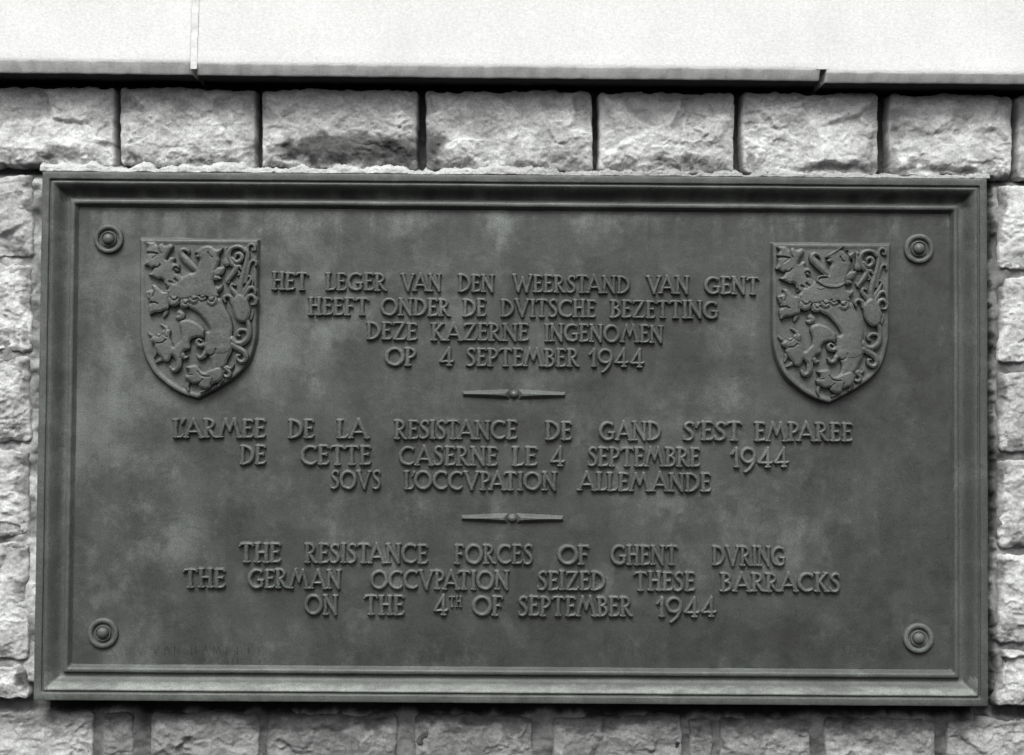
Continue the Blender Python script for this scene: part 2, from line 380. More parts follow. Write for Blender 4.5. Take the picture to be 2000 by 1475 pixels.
def word(text, x0, x1, line, cap_scale=1.0, rise=0):
    xr, top, bot, sl_ = line
    yb = bot+sl_*((x0+x1)/2-xr)+rise; yt = top+sl_*((x0+x1)/2-xr)+rise
    if cap_scale != 1.0: yt = yb-(yb-yt)*cap_scale
    (X0, X1), (Z0, Z1) = P(np.array([x0, x1]), np.array([bot+sl_*(x0-xr)+rise, bot+sl_*(x1-xr)+rise]), PLATE_Y-0.003)
    _, (zt, zb) = P(np.array([(x0+x1)/2]*2), np.array([yt, yb]), PLATE_Y-0.003)
    hz = (zt-zb)
    ws = []
    for k, c in enumerate(text):
        ws.append(G[c][0])
    gaps = []
    for a, b in zip(text[:-1], text[1:]):
        g = 0.035
        if a+b in ('AT', 'TA', 'AV', 'VA', 'PA', 'LT'): g = -0.10
        if a+b in ('RA', 'KA', 'AR', 'AC', 'AS', 'AN', 'AM', 'EM', 'PE', 'TT', 'ST', 'TS', 'OF', 'LL'): g = 0.0
        if b == "'" : g = -0.19 if a == 'L' else -0.02
        if a == "'" : g = -0.06 if b != 'E' else 0.03
        gaps.append(g)
    tot = sum(ws)+sum(gaps)
    s = (X1-X0)/tot
    x = X0
    for k, c in enumerate(text):
        n = count.get(c, 0); count[c] = n+1
        o = letter(c, n % 3)
        f = (x-X0)/(X1-X0)
        sx = s/0.0365; sz = hz/0.0365
        z = Z0+(Z1-Z0)*f
        o.location = (x-OFF[0], -0.0002, z-OFF[2]+rng.uniform(-.0005, .0005))
        o.scale = (sx, cap_scale**0.5, sz*(1+rng.uniform(-.02, .02)))
        o.rotation_euler = (0, rng.uniform(-.012, .012), 0)
        x += ws[k]*s+(gaps[k]*s if k < len(gaps) else 0)
L1=(531,531.5,567,.0105); L2=(602,580.5,616,.0095); L3=(716,629,664.5,.0108); L4=(751,678,715,.007)
F1=(338,817.5,855.5,.006); F2=(469,869,908,.0055); F3=(645,918.5,956,.007)
E1=(467,1060,1099.5,.0063); E2=(357,1110,1148.5,.0068); E3=(595,1161.5,1201.5,.0055)
for (t_, a, b_, l) in [
 ('HET',531,602,L1),('LEGER',636,756.5,L1),('VAN',783,862,L1),('DEN',895,965,L1),('WEERSTAND',1001,1230,L1),('VAN',1263,1345.5,L1),('GENT',1376,1483,L1),
 ('HEEFT',602,720,L2),('ONDER',743,880,L2),('DE',903.5,950,L2),('DVITSCHE',978,1164,L2),('BEZETTING',1192,1403,L2),
 ('DEZE',716,815,L3),('KAZERNE',842,1033,L3),('INGENOMEN',1064,1295,L3),
 ('OP',751.5,813,L4),('4',857,887.5,L4),('SEPTEMBER',909.5,1132,L4),('1944',1149.5,1258.5,L4),
 ("L'ARMEE",337.5,519,F1),('DE',563,614,F1),('LA',657.5,720,F1),('RESISTANCE',770,1010,F1),('DE',1065,1117,F1),('GAND',1170,1291,F1),("S'EST",1333,1449,F1),('EMPAREE',1473.5,1665,F1),
 ('DE',469,519,F2),('CETTE',587.5,725,F2),('CASERNE',779,972,F2),('LE',1000,1049.5,F2),('4',1073.5,1104,F2),('SEPTEMBRE',1147.5,1367.5,F2),('1944',1427.5,1541,F2),
 ('SOVS',645,744,F3),("L'OCCVPATION",789,1087.5,F3),('ALLEMANDE',1128.5,1389,F3),
 ('THE',467,549,E1),('RESISTANCE',595,836,E1),('FORCES',887,1041,E1),('OF',1089,1151,E1),('GHENT',1193,1324,E1),('DVRING',1391,1534,E1),
 ('THE',357.5,440.5,E2),('GERMAN',485,666,E2),('OCCVPATION',723.5,994,E2),('SEIZED',1049,1182,E2),('THESE',1237.5,1357.5,E2),('BARRACKS',1407,1641,E2),
 ('ON',595,660,E3),('THE',711,790,E3),('4',846,876,E3),('OF',922,982,E3),('SEPTEMBER',1011.5,1236,E3),('1944',1281,1399.5,E3)]:
    word(t_, a, b_, l)
word('TH', 876.5, 902, E3, 0.56, -17)

# ---- relief mesh from a height grid whose axes are photo pixels
def relief(name, parent, U, W, H, keepmask, depth0, mat, org):
    """U, W pixel coordinates (2D), H height in metres over the plane y = depth0"""
    X, Z = P(U, W, depth0-0.004)
    V = np.stack([X, depth0-H, Z], -1)
    V = V[::-1]; keepmask = keepmask[::-1]
    k = keepmask; keep = k[:-1, :-1] | k[1:, :-1] | k[:-1, 1:] | k[1:, 1:]
    ny, nx = X.shape
    Vf, Fc = compact(V.reshape(-1, 3), gridfaces(nx, ny, keep))
    return link_mesh(name, Vf-org, Fc, mat, parent)

K = 2000/260.0      # tracing units per photo pixel
LION = [  # (kind, points, radii or None, height factor)
 ('p', [(190,190),(240,175),(330,172),(375,212),(440,192),(495,228),(560,203),(610,225),(612,275),(575,325),(535,375),(512,435),(560,405),(615,402),(640,440),(620,490),(690,508),(712,570),(690,615),(660,640),(700,645),(745,690),(800,690),(830,760),(700,900),(560,880),(500,868),(478,800),(465,755),(430,735),(385,745),(310,705),(228,665),(290,628),(325,562),(290,575),(240,540),(168,520),(205,440),(205,370),(225,345),(195,310),(235,245)], None, .92),
 ('p', [(925,335),(985,280),(1050,240),(1125,225),(1200,245),(1270,285),(1355,262),(1345,320),(1295,390),(1312,450),(1290,530),(1260,600),(1200,700),(1050,700),(940,640),(965,590),(985,500),(1010,440),(955,415),(940,390),(972,370),(930,352)], None, 1.0),
 ('p', [(800,668),(850,640),(930,632),(975,600),(1120,590),(1260,600),(1240,690),(1215,760),(1235,840),(1270,930),(1290,1000),(1180,1040),(1000,1015),(800,1050),(640,1050),(540,1030),(520,950),(450,912),(400,860),(470,905),(540,880),(570,800),(640,780),(700,745)], None, 1.0),
 ('p', [(275,822),(350,818),(400,860),(452,908),(505,912),(560,900),(580,980),(545,1060),(548,1150),(530,1190),(470,1212),(400,1238),(330,1242),(258,1280),(240,1230),(225,1150),(243,1110),(262,1088),(240,1060),(213,1000),(195,930),(240,900),(292,870)], None, .92),
 ('s', [(500,1222),(478,1262),(462,1300)], [34,28,14], .6), ('s', [(700,1240),(735,1270),(700,1310),(655,1300)], [40,45,38,22], .6),
 ('s', [(420,1415),(470,1440),(510,1470)], [14,22,28], .6), ('s', [(235,1540),(265,1570),(310,1580)], [20,26,30], .6),
 ('s', [(440,1925),(400,1955),(350,1985)], [34,26,14], .6), ('s', [(345,1810),(335,1860),(320,1900)], [34,26,14], .6),
 ('c', (620,1060,96), None, 1.06), ('c', (785,1100,80), None, 1.04), ('c', (925,1040,86), None, 1.06), ('c', (1050,1018,72), None, 1.02), ('c', (1197,1066,90), None, 1.08),
 ('s', [(1400,275),(1395,360),(1400,430),(1412,490)], [22,16,26,54], .8),
 ('s', [(1250,640),(1300,620),(1345,590),(1375,565)], [60,62,40,16], .9),
 ('p', [(1205,660),(1260,665),(1300,690),(1335,735),(1290,752),(1215,757)], None, .9),
 ('p', [(1235,835),(1290,840),(1345,812),(1352,870),(1300,935),(1250,940)], None, .9),
 ('p', [(830,1130),(900,1070),(1290,1010),(1370,1130),(1450,1265),(1492,1380),(1508,1480),(1492,1560),(1500,1650),(1505,1750),(1480,1850),(1430,1950),(1400,2030),(1350,2080),(1250,2120),(1090,2130),(1150,2060),(1166,1950),(1130,1880),(1065,1850),(1080,1700),(1085,1560),(1100,1520),(1152,1500),(1130,1430),(1060,1330),(960,1235),(870,1180)], None, .84),
 ('b', [(1100,1525),(1200,1480),(1350,1470),(1470,1520),(1502,1640),(1480,1780),(1380,1845),(1262,1850),(1200,1888),(1120,1880),(1068,1820),(1082,1650)], None, .98),
 ('p', [(785,2058),(860,2025),(970,2020),(1030,2098),(1090,2122),(1150,2090),(1300,2040),(1362,2130),(1345,2235),(1290,2290),(1210,2312),(1180,2335),(1160,2378),(1080,2392),(1000,2352),(985,2302),(920,2312),(850,2282),(790,2240),(780,2180),(842,2150),(838,2105)], None, .95),
 ('s', [(835,2285),(812,2350),(835,2415)], [30,26,14], .6), ('s', [(1120,2385),(1070,2408),(1015,2435)], [24,18,10], .6), ('s', [(1335,2240),(1310,2290),(1285,2345)], [30,26,12], .6),
 ('p', [(690,1420),(715,1365),(790,1338),(860,1340),(940,1370),(1010,1410),(1070,1470),(1100,1518),(1085,1580),(1072,1622),(985,1612),(900,1635),(862,1690),(868,1760),(845,1800),(775,1825),(757,1870),(790,1905),(740,1915),(730,1980),(690,2060),(640,2060),(652,1980),(622,1920),(590,1885),(570,1940),(530,1985),(470,1975),(430,1920),(372,1850),(320,1760),(332,1715),(275,1680),(262,1640),(300,1590),(375,1552),(425,1545),(445,1505),(510,1478),(570,1500),(560,1580),(562,1630),(590,1680),(612,1745),(660,1700),(715,1650),(722,1560),(705,1490)], None, .90),
 ('s', [(690,1940),(690,2030),(655,2090),(605,2100),(570,2055)], [46,44,38,34,22], .9),
 ('s', [(750,1870),(775,1912),(825,1900)], [36,30,14], .85),
 ('s', [(1080,1720),(1035,1735),(985,1718),(972,1675),(1005,1650),(1042,1668)], [42,34,34,30,26,18], 1.0),
 ('s', [(1095,1840),(1055,1900),(1005,1912),(962,1865)], [44,36,30,16], .9),
 ('s', [(1725,1370),(1745,1450),(1748,1550),(1710,1640),(1640,1695),(1550,1695),(1490,1640)], [34,34,38,44,44,44,50], .85),
 ('s', [(1725,1540),(1695,1500),(1630,1495),(1578,1520),(1570,1570),(1605,1590)], [22,26,28,28,26,16], .8),
 ('s', [(1500,1720),(1590,1775),(1680,1840),(1700,1920),(1645,1978),(1575,1945),(1568,1885),(1610,1880)], [48,44,40,36,32,28,24,15], .85),
 ('s', [(1360,2050),(1410,2095),(1455,2140),(1435,2195),(1380,2195)], [36,32,28,26,16], .75),
 ('s', [(1410,2060),(1470,2075),(1510,2020)], [30,24,12], .75), ('s', [(1380,2100),(1350,2160),(1400,2180)], [26,18,12], .6),
 ('p', [(1600,950),(1530,1000),(1485,1080),(1492,1180),(1505,1250),(1545,1330),(1620,1385),(1700,1385),(1752,1325),(1772,1230),(1755,1130),(1720,1040),(1660,970)], None, 1.0),
 ('s', [(1590,1010),(1530,930),(1478,870),(1492,812),(1540,832)], [42,36,28,22,14], .85),
 ('s', [(1620,1010),(1610,870),(1640,740),(1680,600),(1715,450),(1725,340),(1690,285)], [52,44,44,38,32,30,30], .85),
 ('s', [(1500,520),(1450,430),(1442,350),(1480,275),(1560,245),(1640,262),(1695,320)], [34,34,34,32,30,30,30], .9),
 ('s', [(1500,430),(1560,482),(1625,450),(1640,392),(1600,352),(1550,372),(1545,410)], [28,32,32,32,28,24,16], .9),
 ('s', [(1480,500),(1545,560),(1510,640),(1450,720),(1412,770)], [30,40,40,34,24], .8), ('s', [(1545,555),(1605,545),(1630,590)], [30,28,14], .75),
 ('s', [(1560,590),(1600,650),(1575,680)], [20,20,12], .6), ('s', [(1405,740),(1420,790),(1455,775)], [24,20,12], .7),
 ('s', [(1835,300),(1830,235),(1775,208),(1730,245),(1725,290)], [20,24,24,22,20], .8), ('s', [(1790,270),(1800,300),(1835,295)], [12,16,16], .6),
 ('s', [(1845,530),(1852,480),(1805,455),(1760,490),(1730,580),(1705,690),(1690,780)], [16,20,22,22,26,28,30], .75),
 ('s', [(1640,960),(1700,870),(1745,790),(1770,730)], [34,30,24,14], .75), ('s', [(1660,760),(1700,700),(1760,700),(1800,760),(1795,830)], [26,24,20,16,12], .7),
 ('s', [(1680,980),(1735,885),(1795,860),(1835,905),(1840,960)], [34,30,26,20,12], .8),
 ('s', [(1710,1050),(1740,995),(1800,985),(1850,1045),(1835,1110),(1785,1118)], [32,30,28,26,24,16], .85),
 ('s', [(1500,1090),(1480,1010),(1420,980),(1370,1018),(1390,1080)], [34,32,28,26,16], .85),
 ('s', [(1765,1330),(1795,1260),(1800,1200)], [24,20,14], .6),
 ('s', [(965,600),(880,520),(795,440),(735,375),(725,320),(770,290),(830,312),(845,345)], [40,52,52,46,38,32,24,14], .9),
]
GROOVES = [([(520,440),(560,370),(618,285)],14,1.0),([(655,640),(620,600),(650,560),(690,590)],11,.8),([(215,345),(300,342),(385,358)],10,.8),([(390,220),(405,300),(430,350)],9,.6),([(325,565),(380,560),(420,520)],9,.6),([(1140,340),(1165,390),(1200,410)],9,.5),
 ([(580,1020),(600,1050),(660,1050),(680,1020)],10,.55),([(760,1060),(770,1100),(810,1110),(840,1080)],10,.5),([(880,1010),(920,1050),(980,1030)],10,.55),([(1010,990),(1040,1025),(1080,1010)],9,.45),([(1120,1010),(1160,1070),(1220,1070),(1230,1030)],11,.6),
 ([(860,1075),(850,1120)],9,.5),([(705,1060),(715,1120)],10,.5),([(990,1065),(1000,1040)],8,.5),([(1100,1060),(1130,1040),(1110,1000)],10,.6),
 ([(1085,1520),(1078,1620),(1090,1720)],9,.55),([(1250,1790),(1235,1850),(1180,1885),(1110,1880)],10,.4),([(690,1470),(715,1560),(712,1630)],8,.3),([(1000,1665),(1025,1690)],12,.7),
 ([(250,955),(265,1010),(250,1050)],9,.5),([(300,1560),(400,1600),(450,1560)],9,.45),([(500,1500),(480,1570),(520,1610)],8,.4),([(840,2180),(900,2170)],8,.4),([(1000,2300),(1060,2240)],8,.4),([(1180,2330),(1200,2240)],8,.4),
 ([(560,780),(590,790)],14,.7),([(640,740),(670,770)],14,.8),([(690,660),(715,650)],12,.7),([(500,830),(520,870)],14,.6),([(300,430),(370,380)],7,.25),([(250,1090),(330,1085),(380,1110)],10,.7),([(290,875),(330,930),(310,1000)],9,.5),([(375,1700),(450,1690),(500,1650)],9,.5),([(980,2120),(1040,2190),(1150,2200)],9,.45)]
COLLAR = [([(790,690),(850,735),(930,770),(1040,785),(1130,772),(1200,735)],[26,30,32,32,30,24],1.0),([(780,720),(800,665),(850,632),(910,628),(960,640)],[20,24,24,24,16],.8),
          ([(800,800),(850,820),(900,800)],[26,30,18],.5),([(940,335),(1010,300),(1090,250),(1150,205),(1200,170)],[10,15,18,16,12],.9),([(1180,230),(1250,300),(1330,390)],[12,18,14],.6),([(1250,235),(1270,250)],[20,10],.5),([(1440,215),(1420,300)],[10,18],.5)]
SH_OUT = [(108,118),(1908,132),(1890,700),(1885,1300),(1880,1560),(1850,1730),(1795,1920),(1705,2072),(1570,2208),(1400,2325),(1200,2438),(985,2548),(780,2490),(600,2398),(430,2268),(300,2138),(200,1958),(140,1780),(112,1600),(105,1300),(104,700)]
HT = 0.0132
def lion_heights(X, Y, collared):
    wob = 5*fbm(X/60, Y/60, 5 if collared else 6, 2)
    Xw, Yw = X+wob, Y+5*fbm(X/60+9, Y/60, 7, 2)
    H = np.zeros(X.shape); D = np.full(X.shape, -1e9)
    for kind, pts, rad, hf in LION:
        if kind == 'c': cx, cy, r = pts; bb = (cx-r, cx+r, cy-r, cy+r)
        else:
            a = np.array(pts); m = max(rad) if rad else 20; bb = (a[:, 0].min()-m, a[:, 0].max()+m, a[:, 1].min()-m, a[:, 1].max()+m)
        mask = (X > bb[0]-30) & (X < bb[1]+30) & (Y > bb[2]-30) & (Y < bb[3]+30)
        xm, ym = Xw[mask], Yw[mask]
        if kind in 'pb': d = sd_poly(xm, ym, crom(pts, None, True, 3))
        elif kind == 'c': d = pts[2]-np.hypot(xm-pts[0], ym-pts[1])
        else:
            p2, r2 = crom(pts, rad, False, 4); r2 = r2*1.10+1.5; d = sd_stroke(xm, ym, [tuple(q) for q in p2], list(r2))
        if kind == 'b': H[mask] += (H[mask] > 0.3)*(0.045*sstep(-8, 90, d)+0.05*sstep(-4, 8, d)*sstep(1720, 1800, ym)); continue
        h = hf*(0.86*sstep(-5, 7, d)+0.14*sstep(8, 45, d)) + 0.06*np.sqrt(np.clip(d, 0, 160)/160)
        H[mask] = np.maximum(H[mask], h); D[mask] = np.maximum(D[mask], d)
    if collared:
        for pts, rad, hf in COLLAR:
            p2, r2 = crom(pts, rad, False, 4); d = sd_stroke(Xw, Yw, [tuple(q) for q in p2], list(r2))
            H = np.maximum(H, (1.0+0.28*hf)*sstep(-6, 16, d)); D = np.maximum(D, d)
    for pts, r, dep in GROOVES:
        p2 = crom(pts, None, False, 4); d = sd_stroke(Xw, Yw, [tuple(q) for q in p2], r*1.25)
        H = H-0.42*dep*sstep(-7, 10, d)*(H > 0.05)
    H = H+0.02*fbm(X/45, Y/45, 77, 3)*(H > .2)
    return blur(np.clip(H, 0, 2), 1)*HT, D
def shield(ox, oy, collared, dx, dy):
    """ox, oy: photo pixel of the tracing origin"""
    tip = P(ox+(985+dx)/K, oy+(2548+dy)/K, PLATE_Y); o0 = np.array([float(tip[0]), PLATE_Y, float(tip[1])])
    e = empty('shield', tuple(o0-OFF), plaque); e.name = 'shield'
    org = o0
    s = 10.0
    X, Y = np.meshgrid(np.arange(80, 1940, s), np.arange(90, 2580, s))
    out = np.array(SH_OUT, float)
    dense = []
    dense = [tuple(q) for q in out[:2]]+[tuple(q) for q in crom(out[2:12], None, False, 4)]+[tuple(q) for q in crom(out[12:], None, False, 4)][0:]
    dense = [tuple(out[0]), tuple(out[1])]+[tuple(q) for q in crom(out[2:12], None, False, 4)]+[tuple(q) for q in crom(out[11:], None, False, 4)][1:]
    d = sd_poly(X, Y, dense)
    H = 0.0138*(0.90*sstep(-6, 24, d)+0.10*sstep(20, 40, d)) - 0.0016*sstep(60, 110, d) + 0.0003*fbm(X/90, Y/90, 3, 3)
    H = blur(H, 1); H[d < -14] = -0.001
    ob = relief('shield_body', e, ox+(X+dx)/K, oy+(Y+dy)/K, H, d > -14, PLATE_Y, M_RELIEF, org)
    s = 4.0
    X, Y = np.meshgrid(np.arange(120, 1890, s), np.arange(140, 2500, s))
    H, D = lion_heights(X, Y, collared)
    ol = relief('lion', e, ox+(X+dx)/K, oy+(Y+dy)/K, H-0.0006, D > -10, PLATE_Y-0.0114, M_RELIEF, org)
    ol['label'] = ('raised heraldic lion with a collar and crown' if collared else 'raised heraldic lion without a collar')
    return e
e1 = shield(260, 450, False, 0, 0); e1['label'] = 'shield with an uncollared rampant lion'
e2 = shield(1495, 460, True, -30, -12); e2['label'] = 'shield with a collared rampant lion'

# ---- lathe pieces
def lathe(name, parent, prof_, cx, cz, y0, mat, n=48, squash=1.0):
    vs = []; m = len(prof_)
    for i in range(n):
        a = 2*math.pi*i/n
        for (r, h) in prof_: vs.append((cx+r*math.cos(a), y0-h, cz+r*math.sin(a)*squash))
    F = []
    for i in range(n):
        for j in range(m-1):
            a = i*m+j; b = ((i+1) % n)*m+j; F.append((a, a+1, b+1, b))
    return link_mesh(name, np.array(vs)-OFF, np.array(F), mat, parent)
def mm(l): return [(a/1000, b/1000) for a, b in l]
ring_p = mm([(29.5,-1),(29.2,4),(28.4,6.0),(27.2,7.0),(24.5,7.4),(21.5,7.1),(20.4,6.2),(19.6,2.4),(18.6,1.4),(16.2,1.3),(15.6,2.6),(15.2,5.6),(14.4,6.4),(13.4,6.4),(12.6,5.0),(12.0,3.6),(11.0,3.2)])
dome_p = mm([(11.9,2.8),(11.7,6.0),(11.0,8.4),(9.6,10.6),(7.6,12.4),(5.2,13.6),(2.6,14.2),(0.01,14.4)])
for (px, py, lb) in ((212,467,'upper'),(1795,486,'upper'),(201,1237,'lower'),(1794,1247,'lower')):
    cx, cz = P(px, py, PLATE_Y-0.004); cx = float(cx); cz = float(cz)
    kx = 1+rng.uniform(-.03, .03)
    r = lathe('bolt_rosette', plaque, [(a*kx, b) for a, b in ring_p], cx, cz, PLATE_Y, M_RELIEF, 48, 1+rng.uniform(-.02, .02))
    dme = lathe('bolt_head', None, dome_p, cx+rng.uniform(-.0008, .0008), cz+rng.uniform(-.0008, .0008), PLATE_Y, M_RELIEF, 32); dme.parent = r

# ---- spindle dividers with a centre bead
def spindle(xa, xb, ya, yb):
    (X0, X1), (Z0, Z1) = P(np.array([xa, xb]), np.array([ya, yb]), PLATE_Y-0.003)
    L = X1-X0; C_ = (X0+X1)/2; Zc = (Z0+Z1)/2; s = 0.0007
    xs = np.arange(-L/2-0.003, L/2+0.003, 0.0012); zs = np.arange(-0.016, 0.016, s)
    X, Z = np.meshgrid(xs, zs)
    ax = np.abs(X)
    hw = 0.0058+0.0050*(1-ax/(L/2))
    side = np.minimum(hw-np.abs(Z), np.minimum((L/2-ax)*4, ax-0.0085))
    H1 = np.where(side > 0, np.minimum(side*1.25+0.0012, 0.0100), 0)
    bead = 0.0125-np.abs(X)-0.10*np.abs(Z)
    db = 0.0088-np.hypot(X*0.9, Z)
    H2 = np.where(db > 0, 0.0098*np.sqrt(np.clip(1-(np.clip(0.0088-db, 0, .0088)/0.0088)**2, 0, 1))+0.0007, 0)
    tilt = (Z1-Z0)/L
    def mk(nm, H, par):
        H = blur(H, 1)
        V = np.stack([X+C_, PLATE_Y+0.0006-H, Z+Zc+X*tilt], -1).reshape(-1, 3)
        k = H > 1e-6; keep = k[:-1, :-1] | k[1:, :-1] | k[:-1, 1:] | k[1:, 1:]
        Vf, Fc = compact(V, gridfaces(X.shape[1], X.shape[0], keep))
        return link_mesh(nm, Vf-OFF, Fc, M_RELIEF, par)
    d = mk('divider', H1, plaque); b = mk('bead', H2, None); b.parent = d
spindle(904, 1104, 769.5, 771.5); spindle(901.5, 1099.5, 1012, 1013.5)

# ---- incised signatures (thin tool marks with a raised burr)
def hair(name, strokes, r=0.0011, h=0.0011, mat=M_RELIEF):
    """a cut line, modelled as a shallow V ridge ring around each stroke"""
    vs = []; F = []
    for pts in strokes:
        pts = [tuple(float(c) for c in P(px, py, PLATE_Y)) for px, py in pts]
        for (a, b) in zip(pts[:-1], pts[1:]):
            dx, dz = b[0]-a[0], b[1]-a[1]; L = math.hypot(dx, dz)+1e-9; nx_, nz_ = -dz/L*r, dx/L*r
            k = len(vs)
            for p in (a, b):
                py_ = float(plate_y(np.array([p[0]]), np.array([p[1]]))[0])
                vs += [(p[0]+nx_, py_+0.0006, p[1]+nz_), (p[0], py_-h, p[1]), (p[0]-nx_, py_+0.0006, p[1]-nz_)]
            F += [(k, k+1, k+4, k+3), (k+1, k+2, k+5, k+4)]
    o = link_mesh(name, np.array(vs)-OFF, np.array(F), mat, plaque, False); o['kind'] = 'stuff'; return o
M_CUT = bronze('bronze_tool_mark', 0.020, False, 0.9, 1.1)
MINI = {'V': [[(0,1),(.35,0),(.7,1)]], 'A': [[(0,0),(.35,1),(.7,0)],[(.15,.35),(.55,.35)]], 'N': [[(0,0),(0,1),(.55,0),(.55,1)]], 'H': [[(0,0),(0,1)],[(.5,0),(.5,1)],[(0,.5),(.5,.5)]],
 'M': [[(0,0),(.12,1),(.4,.3),(.68,1),(.8,0)]], 'B': [[(0,0),(0,1),(.4,.85),(.35,.55),(0,.5)],[(.35,.55),(.45,.2),(0,0)]], 'E': [[(.45,1),(0,1),(0,0),(.45,0)],[(0,.5),(.35,.5)]], 'K': [[(0,0),(0,1)],[(.45,1),(0,.45),(.5,0)]],
 'R': [[(0,0),(0,1),(.4,.85),(.35,.5),(0,.5),(.5,0)]], 'C': [[(.5,.85),(.2,1),(0,.6),(.05,.2),(.25,0),(.5,.12)]], 'I': [[(0,0),(0,1)]], 'T': [[(0,1),(.6,1)],[(.3,1),(.3,0)]], '.': [[(0,0),(.08,.08)]], ' ': [], }
def mini(text, x, y, h, step):
    out = []
    for c in text:
        for st in MINI[c]: out.append([(x+a*h*1.0, y-b*h) for a, b in st])
        x += h*(0.35 if c in 'I.' else 0.5 if c == ' ' else 1.05 if c == 'M' else 0.82)*step
    return out
hair('signature', mini('V.VAN HAMBEKE', 269, 1279, 17, 1.5)+mini('ARCHITECTE', 396, 1297, 11, 1.6), 0.0011, 0.0004, M_CUT)
hair('signature', [[(1637,1266),(1645,1262),(1650,1272),(1640,1284)],[(1664,1256),(1660,1276),(1668,1264),(1676,1266),(1672,1284),(1684,1276),(1690,1284),(1700,1278),(1708,1285),(1716,1280)],
    [(1682,1266),(1700,1267),(1722,1266)],[(1634,1300),(1662,1297),(1690,1293),(1712,1290)],[(1674,1304),(1690,1303)],[(1728,1303),(1756,1304)]], 0.0011, 0.0004, M_CUT)

# ------------------------------------------------------------------ stone wall
wall = empty('stone_wall', (0, 0, -0.9))
wall['label'] = 'rough pale stone block wall with a smooth white ledge behind the bronze plaque'
wall['category'] = 'wall'; wall['kind'] = 'thing'
WOFF = np.array([0, 0, -0.9])
def row(y, x, s=0.0085): return y+s*(x-1000)
def facets(x, z, seed, cell):
    """broken rock: tilted planes meeting in soft ledges"""
    wx = x+0.22*cell*fbm(x/cell*1.7, z/cell*1.7, seed+3, 3); wz = z+0.22*cell*fbm(x/cell*1.7+5, z/cell*1.7, seed+4, 3)
    gx = np.floor(wx/cell); gz = np.floor(wz/cell)
    best = np.full(x.shape, 1e9); val = np.zeros(x.shape); sec = np.full(x.shape, 1e9); v2 = np.zeros(x.shape)
    for i in (-1, 0, 1):
        for j in (-1, 0, 1):
            cx_ = gx+i; cz_ = gz+j
            px_ = (cx_+_hash(cx_, cz_, seed))*cell; pz_ = (cz_+_hash(cx_, cz_, seed+1))*cell
            d = np.hypot((wx-px_)*0.8, wz-pz_)
            pl = ((_hash(cx_, cz_, seed+2)-.5)*0.9*(x-px_)+(_hash(cx_, cz_, seed+5)-.5)*1.1*(z-pz_))+(_hash(cx_, cz_, seed+6)-.5)*cell*0.28
            nb = d < best
            sec = np.where(nb, best, np.minimum(sec, d)); v2 = np.where(nb, val, np.where(d <= sec, pl, v2))
            val = np.where(nb, pl, val); best = np.where(nb, d, best)
    w = 0.5*(1-sstep(0, 0.10*cell, sec-best))
    return val*(1-w)+v2*w
